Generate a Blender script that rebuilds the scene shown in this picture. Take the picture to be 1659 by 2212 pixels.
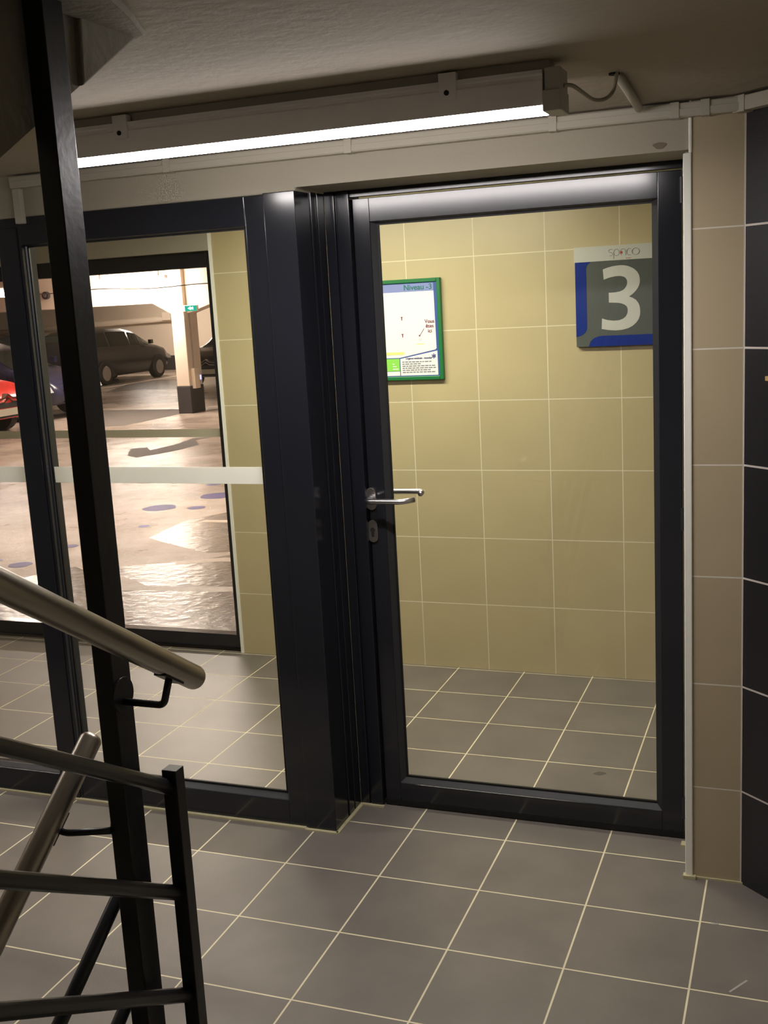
import bpy, bmesh, math, random
from mathutils import Vector, Matrix
from mathutils.geometry import tessellate_polygon
random.seed(7)
for o in list(bpy.data.objects): bpy.data.objects.remove(o)
SC = bpy.context.scene
COL = SC.collection
T = 1/3                       # side of the square tiles
# ------------------------------------------------------------------ camera
yaw, pit, rol = -0.3675, -0.1893, -0.0553
cy, sy, cp, sp = math.cos(yaw), math.sin(yaw), math.cos(pit), math.sin(pit)
fwd = Vector((sy*cp, cy*cp, sp)); rt = Vector((cy, -sy, 0)); up = rt.cross(fwd)
r2 = math.cos(rol)*rt + math.sin(rol)*up; u2 = -math.sin(rol)*rt + math.cos(rol)*up
cam = bpy.data.cameras.new('camera'); co = bpy.data.objects.new('camera', cam); COL.objects.link(co)
M = Matrix.Identity(4)
for i in range(3):
    M[i][0] = r2[i]; M[i][1] = u2[i]; M[i][2] = -fwd[i]
M.translation = (1.5931, -3.3809, 1.8258)
co.matrix_world = M
cam.sensor_fit = 'VERTICAL'; cam.sensor_height = 32; cam.lens = 2396.7/2212*32
cam.clip_start = .02; cam.clip_end = 200
SC.camera = co
SC.view_settings.view_transform = 'Standard'; SC.view_settings.look = 'None'
SC.view_settings.gamma = 1; SC.view_settings.exposure = 0.0; SC.view_settings.use_curve_mapping = False
w = bpy.data.worlds.new('world'); SC.world = w; w.use_nodes = True
w.node_tree.nodes['Background'].inputs[0].default_value = (1, .9, .75, 1)
w.node_tree.nodes['Background'].inputs[1].default_value = 0.02
# light strengths (emission of the lamps' diffusers)
E_STAIR, E_STAIR2, E_CORR, E_GAR = 70, 50, 84, 125
# ------------------------------------------------------------------ materials
def mat(name, col, rough=.5, metal=0, spec=.5, emit=None, es=0, noise=0, nscale=20, bump=0, bscale=80, coat=0, rvar=0):
    m = bpy.data.materials.new(name); m.use_nodes = True
    nt = m.node_tree; b = nt.nodes['Principled BSDF']
    b.inputs['Base Color'].default_value = (*col, 1); b.inputs['Roughness'].default_value = rough
    b.inputs['Metallic'].default_value = metal; b.inputs['Specular IOR Level'].default_value = spec
    b.inputs['Coat Weight'].default_value = coat
    if emit: b.inputs['Emission Color'].default_value = (*emit, 1); b.inputs['Emission Strength'].default_value = es
    tc = nt.nodes.new('ShaderNodeTexCoord')
    if noise:
        n = nt.nodes.new('ShaderNodeTexNoise'); n.inputs['Scale'].default_value = nscale; n.inputs['Detail'].default_value = 6
        nt.links.new(tc.outputs['Object'], n.inputs['Vector'])
        mx = nt.nodes.new('ShaderNodeMix'); mx.data_type = 'RGBA'
        mx.inputs[6].default_value = (*[c*(1-noise) for c in col], 1); mx.inputs[7].default_value = (*[min(1, c*(1+noise)) for c in col], 1)
        nt.links.new(n.outputs['Fac'], mx.inputs[0]); nt.links.new(mx.outputs[2], b.inputs['Base Color'])
    if rvar:
        n = nt.nodes.new('ShaderNodeTexNoise'); n.inputs['Scale'].default_value = nscale*.7
        nt.links.new(tc.outputs['Object'], n.inputs['Vector'])
        mr = nt.nodes.new('ShaderNodeMapRange'); mr.inputs[3].default_value = rough-rvar; mr.inputs[4].default_value = rough+rvar
        nt.links.new(n.outputs['Fac'], mr.inputs[0]); nt.links.new(mr.outputs[0], b.inputs['Roughness'])
    if bump:
        n = nt.nodes.new('ShaderNodeTexNoise'); n.inputs['Scale'].default_value = bscale; n.inputs['Detail'].default_value = 5
        nt.links.new(tc.outputs['Object'], n.inputs['Vector'])
        bp = nt.nodes.new('ShaderNodeBump'); bp.inputs['Strength'].default_value = bump; bp.inputs['Distance'].default_value = .01
        nt.links.new(n.outputs['Fac'], bp.inputs['Height']); nt.links.new(bp.outputs[0], b.inputs['Normal'])
    return m
def tile_mat(name, c1, c2, grout, ax, off, rough=.45, mort=.0028, spec=.5, w=T, h=T, cloud=.1):
    """square tiles laid in the plane of two object axes, joints at off + n*tile"""
    m = bpy.data.materials.new(name); m.use_nodes = True
    nt = m.node_tree; b = nt.nodes['Principled BSDF']; L = nt.links.new
    tc = nt.nodes.new('ShaderNodeTexCoord'); sx = nt.nodes.new('ShaderNodeSeparateXYZ'); cx = nt.nodes.new('ShaderNodeCombineXYZ')
    L(tc.outputs['Object'], sx.inputs[0])
    for k in (0, 1):
        a = nt.nodes.new('ShaderNodeMath'); a.operation = 'ADD'; a.inputs[1].default_value = 30*T-off[k]
        L(sx.outputs[ax[k]], a.inputs[0]); L(a.outputs[0], cx.inputs[k])
    br = nt.nodes.new('ShaderNodeTexBrick'); br.offset = 0; br.squash = 1
    br.inputs['Scale'].default_value = 1; br.inputs['Mortar Size'].default_value = mort; br.inputs['Mortar Smooth'].default_value = .1
    br.inputs['Brick Width'].default_value = w; br.inputs['Row Height'].default_value = h; br.inputs['Bias'].default_value = 0
    br.inputs['Color1'].default_value = (*c1, 1); br.inputs['Color2'].default_value = (*c2, 1); br.inputs['Mortar'].default_value = (*grout, 1)
    L(cx.outputs[0], br.inputs['Vector'])
    n = nt.nodes.new('ShaderNodeTexNoise'); n.inputs['Scale'].default_value = 5; n.inputs['Detail'].default_value = 8; L(tc.outputs['Object'], n.inputs['Vector'])
    mr = nt.nodes.new('ShaderNodeMapRange'); mr.inputs[1].default_value = .3; mr.inputs[2].default_value = .7; mr.inputs[3].default_value = 1-cloud; mr.inputs[4].default_value = 1+cloud
    L(n.outputs['Fac'], mr.inputs[0])
    mx = nt.nodes.new('ShaderNodeVectorMath'); mx.operation = 'SCALE'; L(br.outputs['Color'], mx.inputs[0]); L(mr.outputs[0], mx.inputs['Scale'])
    L(mx.outputs[0], b.inputs['Base Color'])
    b.inputs['Specular IOR Level'].default_value = spec
    rr = nt.nodes.new('ShaderNodeMapRange'); rr.inputs[3].default_value = rough; rr.inputs[4].default_value = .9
    L(br.outputs['Fac'], rr.inputs[0]); L(rr.outputs[0], b.inputs['Roughness'])
    n2 = nt.nodes.new('ShaderNodeTexNoise'); n2.inputs['Scale'].default_value = 260; L(tc.outputs['Object'], n2.inputs['Vector'])
    sb = nt.nodes.new('ShaderNodeMath'); sb.operation = 'MULTIPLY_ADD'; sb.inputs[1].default_value = -1.5
    L(br.outputs['Fac'], sb.inputs[0]); L(n2.outputs['Fac'], sb.inputs[2])
    bp = nt.nodes.new('ShaderNodeBump'); bp.inputs['Strength'].default_value = .12; bp.inputs['Distance'].default_value = .003
    L(sb.outputs[0], bp.inputs['Height']); L(bp.outputs[0], b.inputs['Normal'])
    return m
def glass_mat(name, tint=(1, 1, 1)):
    m = bpy.data.materials.new(name); m.use_nodes = True; nt = m.node_tree; nt.nodes.clear(); L = nt.links.new
    o = nt.nodes.new('ShaderNodeOutputMaterial'); t = nt.nodes.new('ShaderNodeBsdfTransparent'); g = nt.nodes.new('ShaderNodeBsdfGlossy')
    lw = nt.nodes.new('ShaderNodeLayerWeight'); lw.inputs[0].default_value = .5
    pw = nt.nodes.new('ShaderNodeMath'); pw.operation = 'POWER'; pw.inputs[1].default_value = 5; L(lw.outputs['Facing'], pw.inputs[0])
    f = nt.nodes.new('ShaderNodeMath'); f.operation = 'MULTIPLY_ADD'; f.inputs[1].default_value = .96; f.inputs[2].default_value = .035; L(pw.outputs[0], f.inputs[0]); mx = nt.nodes.new('ShaderNodeMixShader')
    t.inputs[0].default_value = (*tint, 1); g.inputs['Roughness'].default_value = .0
    L(f.outputs[0], mx.inputs[0]); L(t.outputs[0], mx.inputs[1]); L(g.outputs[0], mx.inputs[2]); L(mx.outputs[0], o.inputs[0])
    return m
def emis(name, col, s):
    m = bpy.data.materials.new(name); m.use_nodes = True; nt = m.node_tree; nt.nodes.clear()
    o = nt.nodes.new('ShaderNodeOutputMaterial'); e = nt.nodes.new('ShaderNodeEmission'); e.inputs[0].default_value = (*col, 1); e.inputs[1].default_value = s
    nt.links.new(e.outputs[0], o.inputs[0]); return m
def film_mat(name, c):
    m = bpy.data.materials.new(name); m.use_nodes = True; nt = m.node_tree; nt.nodes.clear(); L = nt.links.new
    o = nt.nodes.new('ShaderNodeOutputMaterial'); d = nt.nodes.new('ShaderNodeBsdfDiffuse'); t = nt.nodes.new('ShaderNodeBsdfTranslucent'); a = nt.nodes.new('ShaderNodeAddShader')
    d.inputs[0].default_value = (*[v*.62 for v in c], 1); t.inputs[0].default_value = (*[v*.36 for v in c], 1)
    L(d.outputs[0], a.inputs[0]); L(t.outputs[0], a.inputs[1]); L(a.outputs[0], o.inputs[0]); return m
MT = dict(
    floor=tile_mat('floor_tile', (.205, .180, .156), (.185, .162, .141), (.80, .72, .50), (0, 1), (0, 0), .42),
    beige=tile_mat('beige_wall_tile', (.56, .47, .27), (.53, .445, .255), (.78, .72, .53), (0, 2), (-.178, .3313), .35, .0022, cloud=.03),
    pillar=tile_mat('beige_pillar_tile', (.50, .41, .27), (.475, .39, .255), (.74, .69, .58), (0, 2), (1.432, .304), .4, .0022, cloud=.03),
    black=tile_mat('black_wall_tile', (.013, .012, .017), (.012, .011, .015), (.6, .54, .5), (0, 2), (0, .304), .3, .003, cloud=.1),
    paint=mat('wall_paint', (.42, .38, .295), .7, noise=.06, nscale=3, bump=.12, bscale=60),
    ceil=mat('ceiling_paint', (.42, .365, .285), .8, noise=.1, nscale=2, bump=.3, bscale=25),
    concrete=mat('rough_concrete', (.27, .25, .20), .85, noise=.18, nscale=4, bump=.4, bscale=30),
    white=mat('white_plaster', (.82, .77, .60), .6, bump=.1),
    bead=mat('corner_bead_paint', (.95, .94, .84), .35),
    frame=mat('anthracite_aluminium', (.0145, .0158, .0215), .15, spec=.6),
    frame2=mat('anthracite_bead', (.026, .027, .029), .4, spec=.5),
    gasket=mat('black_rubber', (.006, .006, .006), .6),
    steel=mat('brushed_steel', (.38, .34, .285), .32, 1, bump=.02, bscale=200, rvar=.06, nscale=12),
    satin=mat('satin_aluminium', (.72, .69, .70), .3, 1),
    black_steel=mat('black_painted_steel', (.010, .010, .012), .34, spec=.55, bump=.05, bscale=60),
    tape=film_mat('white_film', (.97, .96, .90)),
    sealant=mat('yellowed_sealant', (.55, .50, .30), .7, noise=.2, nscale=40),
    plastic=mat('grey_white_plastic', (.86, .84, .86), .45),
    plastic_d=mat('grey_plastic', (.50, .48, .45), .5),
    trunk=mat('trunking_plastic', (.50, .46, .37), .5),
    hole=mat('dark_hole', (.01, .01, .01), .9),
    glass=glass_mat('clear_glass'),
)
# ------------------------------------------------------------------ mesh helpers
def obj(name, bm, m, parent=None, smooth=False, bevel=0, segs=2):
    me = bpy.data.meshes.new(name)
    bmesh.ops.recalc_face_normals(bm, faces=bm.faces)
    bm.to_mesh(me); bm.free()
    me.materials.append(m if not isinstance(m, str) else MT[m])
    o = bpy.data.objects.new(name, me); COL.objects.link(o)
    if smooth:
        for p in me.polygons: p.use_smooth = True
    if parent:
        o.parent = parent; o.matrix_parent_inverse = Matrix.Translation(-parent.location) if tuple(parent.rotation_euler) == (0, 0, 0) else parent.matrix_world.inverted()
    if bevel:
        b = o.modifiers.new('bevel', 'BEVEL'); b.width = bevel; b.segments = segs; b.limit_method = 'ANGLE'
    return o
def tag(o, label, cat=None, group=None, kind=None):
    o['label'] = label
    if cat: o['category'] = cat
    if group: o['group'] = group
    if kind: o['kind'] = kind
    return o
def thing(name, label, cat, loc=(0, 0, 0), group=None, kind=None):
    o = bpy.data.objects.new(name, None); COL.objects.link(o); o.location = loc; o.empty_display_size = .05
    return tag(o, label, cat, group, kind)
def box(bm, x0, x1, y0, y1, z0, z1, M=None):
    vs = [bm.verts.new((x, y, z)) for x in (x0, x1) for y in (y0, y1) for z in (z0, z1)]
    for f in ((0, 1, 3, 2), (4, 6, 7, 5), (0, 4, 5, 1), (2, 3, 7, 6), (0, 2, 6, 4), (1, 5, 7, 3)): bm.faces.new([vs[i] for i in f])
    if M: bmesh.ops.transform(bm, matrix=M, verts=vs)
    return bm
def B(*a, **k): return box(bmesh.new(), *a, **k)
def prism(bm, pts, axis, a, b):
    """polygon pts (2D) extruded along axis from a to b; 2D coords are the two other axes in order"""
    def P(p, c):
        q = list(p); q.insert(axis, c); return q
    v0 = [bm.verts.new(P(p, a)) for p in pts]; v1 = [bm.verts.new(P(p, b)) for p in pts]; n = len(pts)
    if n <= 4: bm.faces.new(v0); bm.faces.new(v1[::-1])
    else:
        for t in tessellate_polygon([[Vector((*p, 0)) for p in pts]]):
            bm.faces.new([v0[i] for i in t]); bm.faces.new([v1[i] for i in t[::-1]])
    for i in range(n): bm.faces.new([v0[i], v0[(i+1) % n], v1[(i+1) % n], v1[i]])
    return bm
def tube(bm, pts, r, n=16, cap=True, round_end=False):
    pts = [Vector(p) for p in pts]; rings = []
    prev = None
    for i, p in enumerate(pts):
        d = (pts[min(i+1, len(pts)-1)]-pts[max(i-1, 0)]).normalized()
        if prev is None:
            a = Vector((0, 0, 1)) if abs(d.z) < .9 else Vector((1, 0, 0)); u = d.cross(a).normalized()
        else: u = (prev - d*prev.dot(d)).normalized()
        prev = u; v = d.cross(u); rr = r[i] if isinstance(r, (list, tuple)) else r
        rings.append([bm.verts.new(p+rr*(math.cos(2*math.pi*k/n)*u+math.sin(2*math.pi*k/n)*v)) for k in range(n)])
    for a, b in zip(rings, rings[1:]):
        for k in range(n): bm.faces.new([a[k], a[(k+1) % n], b[(k+1) % n], b[k]])
    if cap: bm.faces.new(rings[0][::-1]); bm.faces.new(rings[-1])
    return bm
def TB(pts, r, n=16): return tube(bmesh.new(), pts, r, n)
def arc_path(pts, rad, n=6):
    """polyline with rounded corners"""
    pts = [Vector(p) for p in pts]; out = [pts[0]]
    for a, b, c in zip(pts, pts[1:], pts[2:]):
        p = b+(a-b).normalized()*rad; q = b+(c-b).normalized()*rad
        for k in range(n+1):
            t = k/n; out.append((1-t)**2*p+2*t*(1-t)*b+t*t*q)
    return out+[pts[-1]]
def rounded_rod(a, b, r, n=24):
    """straight rod whose b end is domed"""
    a = Vector(a); b = Vector(b); d = (b-a).normalized(); pts = [a]; rr = [r]
    for k in range(7):
        t = k/6*math.pi/2; pts.append(b-d*r*.55*(1-math.sin(t))); rr.append(max(.0005, r*(1-(1-math.cos(t))*.0)*math.cos(t)**.45 if k < 6 else .001))
    return tube(bmesh.new(), pts, rr, n)
def disc(c, axis, r, a, b, n=28):
    bm = bmesh.new(); p = [0, 0, 0]; q = [0, 0, 0]
    p = list(c); q = list(c); p[axis] = a; q[axis] = b
    return tube(bm, [p, q], r, n)
def stadium(cx, cz, w, h, n=10):
    r = w/2; out = []
    for k in range(n+1):
        t = math.pi*k/n; out.append((cx+r*math.cos(t), cz+h/2-r+r*math.sin(t)))
    for k in range(n+1):
        t = math.pi+math.pi*k/n; out.append((cx+r*math.cos(t), cz-h/2+r+r*math.sin(t)))
    return out
def text_obj(name, s, x, z, y, size, m, parent, align='LEFT', depth=.0006, squash=1):
    cu = bpy.data.curves.new('t', 'FONT'); cu.body = s; cu.size = size; cu.align_x = align; cu.extrude = depth; cu.offset = size*.012
    t = bpy.data.objects.new('t', cu); COL.objects.link(t)
    bpy.context.view_layer.update()
    me = bpy.data.meshes.new_from_object(t.evaluated_get(bpy.context.evaluated_depsgraph_get()))
    bpy.data.objects.remove(t)
    me.transform(Matrix.Translation((x, y, z)) @ Matrix.Rotation(math.pi/2, 4, 'X') @ Matrix.Diagonal((squash, 1, 1, 1)))
    me.materials.clear(); me.materials.append(m); me.name = name
    o = bpy.data.objects.new(name, me); COL.objects.link(o)
    o.parent = parent; o.matrix_parent_inverse = Matrix.Translation(-parent.location)
    return o
ST = 'structure'
# ------------------------------------------------------------------ the shell of the stair hall and lobby
def ceil_z(y): return 2.312+.030*(-.085-y)
# floor: landing + lobby; the well of the lower flight is cut at y < -1.62, x < 0.36
bm = bmesh.new(); box(bm, -4, 2.8, -1.45, 1.70, -.12, 0)
tag(obj('floor', bm, 'floor'), 'grey-brown square floor tiles with pale yellowish joints, running under the glazed door', 'floor', kind=ST)
bm = bmesh.new(); prism(bm, [(-.085, ceil_z(-.085)), (-4.7, ceil_z(-4.7)), (-4.7, 2.75), (-.085, 2.75)], 0, -3.4, 2.4)
tag(obj('ceiling', bm, 'ceil'), 'dim beige painted ceiling of the stair hall above the tube light', 'ceiling', kind=ST)
tag(obj('ceiling_lobby', B(-4, 2.8, .20, 1.66, 2.40, 2.7), 'ceil'), 'ceiling of the small lobby behind the glazed door', 'ceiling', kind=ST)
YF = -.085
bm = bmesh.new(); prism(bm, [(-3.4, 2.173), (.083, 2.173), (.083, 2.185), (1.29, 2.185), (1.29, 2.75), (-3.4, 2.75)], 1, YF+.002, .20)
tag(obj('wall_front', bm, 'paint', bevel=.006), 'off-white painted concrete lintel over the door and fixed glazing', 'wall', kind=ST)
bm = B(1.29, 1.432, YF, .25, 0, 2.5)
tag(obj('wall_pillar', bm, 'pillar'), 'narrow beige tiled wall strip right of the glazed door', 'wall', kind=ST)
tag(obj('wall_return', B(1.27, 1.289, -.05, .25, 0, 2.5), 'paint'), 'painted reveal beside the glazed door', 'wall', kind=ST)
bm = bmesh.new(); box(bm, 0, 1.05, 0, .3, 0, 2.5)
wb = obj('wall_right', bm, 'black'); wb.location = (1.4325, YF-.0005, 0); wb.rotation_euler = (0, 0, math.radians(-41.5))
tag(wb, 'black tiled wall with pale joints at the right edge, angled away from the beige strip', 'wall', kind=ST)
tag(obj('wall_side', B(2.2, 2.4, -4.7, -.75, 0, 2.5), 'paint'), 'painted side wall of the stair hall', 'wall', kind=ST)
tag(obj('wall_rear', B(-3.4, 2.4, -4.9, -4.7, -2, 2.7), 'paint'), 'painted wall behind the stairs', 'wall', kind=ST)
tag(obj('wall_left', B(-3.6, -3.4, -4.9, .2, -2, 2.7), 'paint'), 'painted left wall of the stair hall', 'wall', kind=ST)
# lobby walls
YB = 1.682
tag(obj('wall_back', B(-.845, 2.8, YB, YB+.14, 0, 2.7), 'beige'), 'yellow-beige square tiled lobby wall carrying the plan and level sign', 'wall', kind=ST)
tag(obj('wall_back_end', B(-1.205, -.845, YB, YB+.14, 0, 2.7), tile_mat('beige_end_tile', (.56, .47, .27), (.53, .445, .255), (.78, .72, .53), (0, 2), (-.845, .3313), .35, .0022, w=.4, cloud=.03)), 'last beige tile column of the lobby wall beside the garage glazing', 'wall', kind=ST)
tag(obj('wall_lobby_right', B(2.8, 2.95, .1, 1.9, 0, 2.7), 'paint'), 'end wall of the lobby', 'wall', kind=ST)
tag(obj('wall_lobby_left', B(-4.15, -4, .1, 1.9, 0, 2.7), 'paint'), 'far end wall of the lobby', 'wall', kind=ST)
tag(obj('wall_lintel', B(-4, -1.205, 1.68, 1.86, 2.115, 2.7), 'paint'), 'white painted lintel over the garage glazing', 'wall', kind=ST)
tag(obj('trim_1', B(-1.222, -1.204, YB-.004, YB+.05, 0, 2.7), 'bead'), 'white corner profile at the free end of the beige lobby wall', 'trim', kind=ST)
bm = bmesh.new(); box(bm, 1.268, 1.291, YF-.006, -.04, .004, 2.176); box(bm, 1.283, 1.2925, YF-.006, -.05, 2.176, 2.34)
tag(obj('trim_2', bm, 'bead', bevel=.003), 'white corner profile between the door and beige tiled strip', 'trim', kind=ST)
# sealant along the frames' feet
bm = bmesh.new(); box(bm, -2.1, -.035, YF-.014, YF+.01, 0, .006); box(bm, -.035, .09, YF-.020, YF-.004, 0, .005)
box(bm, .083, .096, YF-.015, .14, 0, .005); box(bm, .09, .176, .128, .142, 0, .006); box(bm, 1.235, 1.27, .10, .13, 0, .008); box(bm, 1.262, 1.30, YF-.016, YF+.005, 0, .010)
box(bm, 1.30, 1.44, YF-.006, YF+.005, 0, .006)
tag(obj('trim_3', bm, 'sealant'), 'yellowish sealant bead along the feet of frame and pillar', 'trim', kind=ST)
# stairs: one flight rising towards the viewer, one going down beside it, one overhead
def steps(name, x0, x1, y_start, n, going, rise, down, label):
    bm = bmesh.new()
    for i in range(n):
        y1 = y_start-i*going
        if not down: box(bm, x0, x1, y_start-n*going, y1, i*rise-.001*i, (i+1)*rise)
        else: box(bm, x0, x1, y1-going, y1, -(i+1)*rise-.2, -(i+1)*rise)
    return tag(obj(name, bm, 'concrete'), label, 'stairs', kind=ST)
steps('stairs_up', .50, 2.19, -1.452, 6, .30, .183, False, 'flight of steps rising from the tiled landing')
steps('stairs_down', -3.38, .36, -1.452, 9, .30, .183, True, 'flight of steps going down beside the railing')
tag(obj('stair_string', B(.36, .50, -4.6, -1.452, -1.6, 0), 'concrete'), 'concrete string between the two flights', 'stairs', kind=ST)
s = .61
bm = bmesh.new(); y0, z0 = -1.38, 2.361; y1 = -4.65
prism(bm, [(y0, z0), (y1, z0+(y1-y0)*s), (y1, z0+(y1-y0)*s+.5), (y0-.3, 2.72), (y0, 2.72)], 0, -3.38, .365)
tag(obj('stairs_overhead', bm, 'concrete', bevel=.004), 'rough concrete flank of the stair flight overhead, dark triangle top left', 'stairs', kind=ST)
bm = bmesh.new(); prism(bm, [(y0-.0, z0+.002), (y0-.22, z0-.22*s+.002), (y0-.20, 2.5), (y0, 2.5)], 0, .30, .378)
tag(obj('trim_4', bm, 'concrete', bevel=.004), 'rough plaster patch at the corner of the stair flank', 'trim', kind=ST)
bm = bmesh.new(); prism(bm, [(.366, -1.39), (.40, -1.41), (.45, -1.53), (.50, -1.68), (.62, -2.1), (.366, -2.1)], 2, 2.345, 2.5)
tag(obj('trim_5', bm, 'concrete', bevel=.006), 'lumpy plaster edge where stair flank meets ceiling', 'trim', kind=ST)
# ------------------------------------------------------------------ glazed frames
def frame_rect(bm, x0, x1, z0, z1, y0, y1, l, r, b, t):
    box(bm, x0, x0+l, y0, y1, z0, z1); box(bm, x1-r, x1, y0, y1, z0, z1)
    box(bm, x0+l, x1-r, y0, y1, z0, z0+b); box(bm, x0+l, x1-r, y0, y1, z1-t, z1)
    return bm
def bead(bm, x0, x1, z0, z1, yo, yi, w):
    """sloped glazing bead inside an opening: outer edge at yo, inner at yi"""
    o = [(x0, z0), (x1, z0), (x1, z1), (x0, z1)]; i = [(x0+w, z0+w), (x1-w, z0+w), (x1-w, z1-w*.35), (x0+w, z1-w*.35)]
    for k in range(4):
        a, b, c, d = o[k], o[(k+1) % 4], i[(k+1) % 4], i[k]
        vs = [bm.verts.new((a[0], yo, a[1])), bm.verts.new((b[0], yo, b[1])), bm.verts.new((c[0], yi, c[1])), bm.verts.new((d[0], yi, d[1])),
              bm.verts.new((a[0], yi+.006, a[1])), bm.verts.new((b[0], yi+.006, b[1])), bm.verts.new((c[0], yi+.006, c[1])), bm.verts.new((d[0], yi+.006, d[1]))]
        for f in ((0, 1, 2, 3), (4, 7, 6, 5), (0, 4, 5, 1), (3, 2, 6, 7), (0, 3, 7, 4), (1, 5, 6, 2)): bm.faces.new([vs[q] for q in f])
    return bm
# fixed glazing left of the post
w1 = thing('window_1', 'tall fixed glass panel in dark frame left of the square post, white strip across it', 'window', (-.5, YF, 0), kind=ST)
obj('window_frame', frame_rect(bmesh.new(), -.9905, -.027, .004, 2.172, YF, YF+.075, .012, .071, .092, .092), 'frame', w1, bevel=.002)
obj('glazing_bead', bead(bmesh.new(), -.989, -.098, .096, 2.08, YF+.008, YF+.028, .016), 'frame2', w1)
obj('gasket', frame_rect(bmesh.new(), -.975, -.112, .112, 2.075, YF+.026, YF+.034, .006, .006, .008, .004), 'gasket', w1)
obj('glass_pane', B(-.985, -.10, YF+.035, YF+.043, .10, 2.078), 'glass', w1)
tag(obj('safety_strip', B(-.984, -.1005, YF+.0325, YF+.0345, 1.232, 1.290), 'tape', w1), 'white film strip across the glass')
# left leaf
w2 = thing('window_2', 'glazed leaf at the left edge of the photo with wide dark stile', 'window', (-1.5, YF, 0), kind=ST)
obj('window_frame', frame_rect(bmesh.new(), -2.05, -.9915, .004, 2.140, YF-.004, YF+.075, .08, .082, .092, .095), 'frame', w2, bevel=.003)
obj('head_frame', B(-2.1, -.9915, YF+.01, YF+.075, 2.1405, 2.172), 'frame', w2)
obj('glazing_bead', bead(bmesh.new(), -1.968, -1.0745, .096, 2.045, YF+.006, YF+.028, .010), 'frame2', w2)
obj('glass_pane', B(-1.96, -1.078, YF+.035, YF+.043, .10, 2.04), 'glass', w2)
tag(obj('safety_strip', B(-1.957, -1.085, YF+.0325, YF+.0345, 1.232, 1.290), 'tape', w2), 'white film strip across the glass')
tag(obj('wall_infill', B(-3.4, -2.051, YF+.004, .19, 0, 2.172), 'paint'), 'painted wall left of the glazed screen', 'wall', kind=ST)
# square post with ribbed jamb
ps = thing('trim_6', 'projecting square anthracite post between fixed glazing and door', 'post', (.03, YF, 0), kind=ST)
bm = bmesh.new(); box(bm, -.0265, .083, YF-.008, .02, .004, 2.176); obj('post', bm, 'frame', ps, bevel=.0025)
bm = bmesh.new(); box(bm, -.02, .079, .02, .034, .004, 2.18); box(bm, -.02, .0835, .034, .078, .004, 2.18); box(bm, -.02, .078, .078, .088, .004, 2.18); box(bm, -.02, .083, .088, .145, .004, 2.182)
obj('side_profile', bm, 'frame', ps, bevel=.002)
# door
d1 = thing('door_1', 'single glazed door in anthracite metal frame with lever handle', 'door', (.7, .14, 0), kind=ST)
bm = bmesh.new(); box(bm, .083, .118, .142, .24, .004, 2.184); box(bm, .118, .126, .150, .24, .004, 2.184); box(bm, .126, .1715, .140, .24, .004, 2.184)
box(bm, 1.243, 1.2695, .150, .24, .004, 2.184); box(bm, .1715, 1.243, .150, .24, 2.161, 2.184)
obj('door_frame', bm, 'frame', d1, bevel=.002)
leaf = obj('door_leaf', frame_rect(bmesh.new(), .177, 1.239, .012, 2.157, .16, .222, .058, .070, .078, .078), 'frame', d1, bevel=.002)
obj('glazing_bead', bead(bmesh.new(), .2352, 1.1688, .0902, 2.0788, .164, .180, .020), 'frame2', leaf)
obj('gasket', frame_rect(bmesh.new(), .254, 1.16, .1085, 2.074, .178, .187, .006, .004, .007, .006), 'gasket', leaf)
obj('glass_pane', B(.24, 1.165, .188, .196, .095, 2.075), 'glass', leaf)
obj('drip_rail', B(.177, 1.239, .157, .16, .004, .022), 'gasket', leaf)
bm = bmesh.new(); tube(bm, [(1.241, .148, 2.06), (1.241, .148, 2.135)], .007, 12); tube(bm, [(1.241, .148, .08), (1.241, .148, .15)], .007, 12); tube(bm, [(1.241, .148, 1.06), (1.241, .148, 1.13)], .007, 12)
obj('hinge', bm, 'frame2', d1)
h = thing('x', '', ''); bpy.data.objects.remove(h)
def dcyl(name, pts2d, y0, y1, m, parent, bevel=0): return obj(name, prism(bmesh.new(), pts2d, 1, y0, y1), m, parent, bevel=bevel)
rose = dcyl('handle_rose', stadium(.187, 1.146, .037, .078), .151, .1605, 'satin', d1, .0025)
tag(obj('door_handle', TB(arc_path([(.190, .152, 1.147), (.194, .088, 1.149), (.325, .088, 1.149), (.358, .118, 1.152)], .016), .0095), 'satin', d1, smooth=True), 'satin metal lever on the near side')
obj('handle_neck', TB([(.190, .150, 1.147), (.191, .136, 1.147)], .0125, 20), 'satin', d1, smooth=False)
esc = dcyl('keyhole_plate', stadium(.187, 1.031, .035, .079), .152, .1605, 'satin', d1, .0025)
key = [(.187+.0085*math.cos(math.radians(a)), 1.036+.0085*math.sin(math.radians(a))) for a in range(-55, 236, 15)]
key += [(.182, 1.014), (.1845, 1.010), (.1895, 1.010), (.192, 1.014)]
tag(dcyl('lock_cylinder', key, .1505, .1525, 'hole', esc), 'dark keyhole')
dcyl('handle_rose', stadium(.187, 1.146, .037, .078), .222, .232, 'satin', d1, .0025)
tag(obj('door_handle', TB(arc_path([(.190, .230, 1.147), (.190, .292, 1.147), (.330, .292, 1.149), (.334, .255, 1.147)], .014), .0095), 'satin', d1, smooth=True), 'satin metal lever seen through the glass')
# garage glazing at the back of the lobby
w3 = thing('window_3', 'wide dark framed glazing at the back of the lobby, car park seen through it', 'window', (-2.4, 1.74, 0), kind=ST)
obj('window_frame', frame_rect(bmesh.new(), -4, -1.223, .002, 2.12, 1.735, 1.80, .07, .05, .078, .085), 'frame', w3, bevel=.002)
obj('glass_pane', B(-3.95, -1.26, 1.765, 1.773, .06, 2.06), 'glass', w3)
tag(obj('safety_strip', B(-3.94, -1.27, 1.762, 1.764, 1.160, 1.203), mat('pale_film', (.55, .50, .36), .6), w3), 'pale film strip across the glass')
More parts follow.
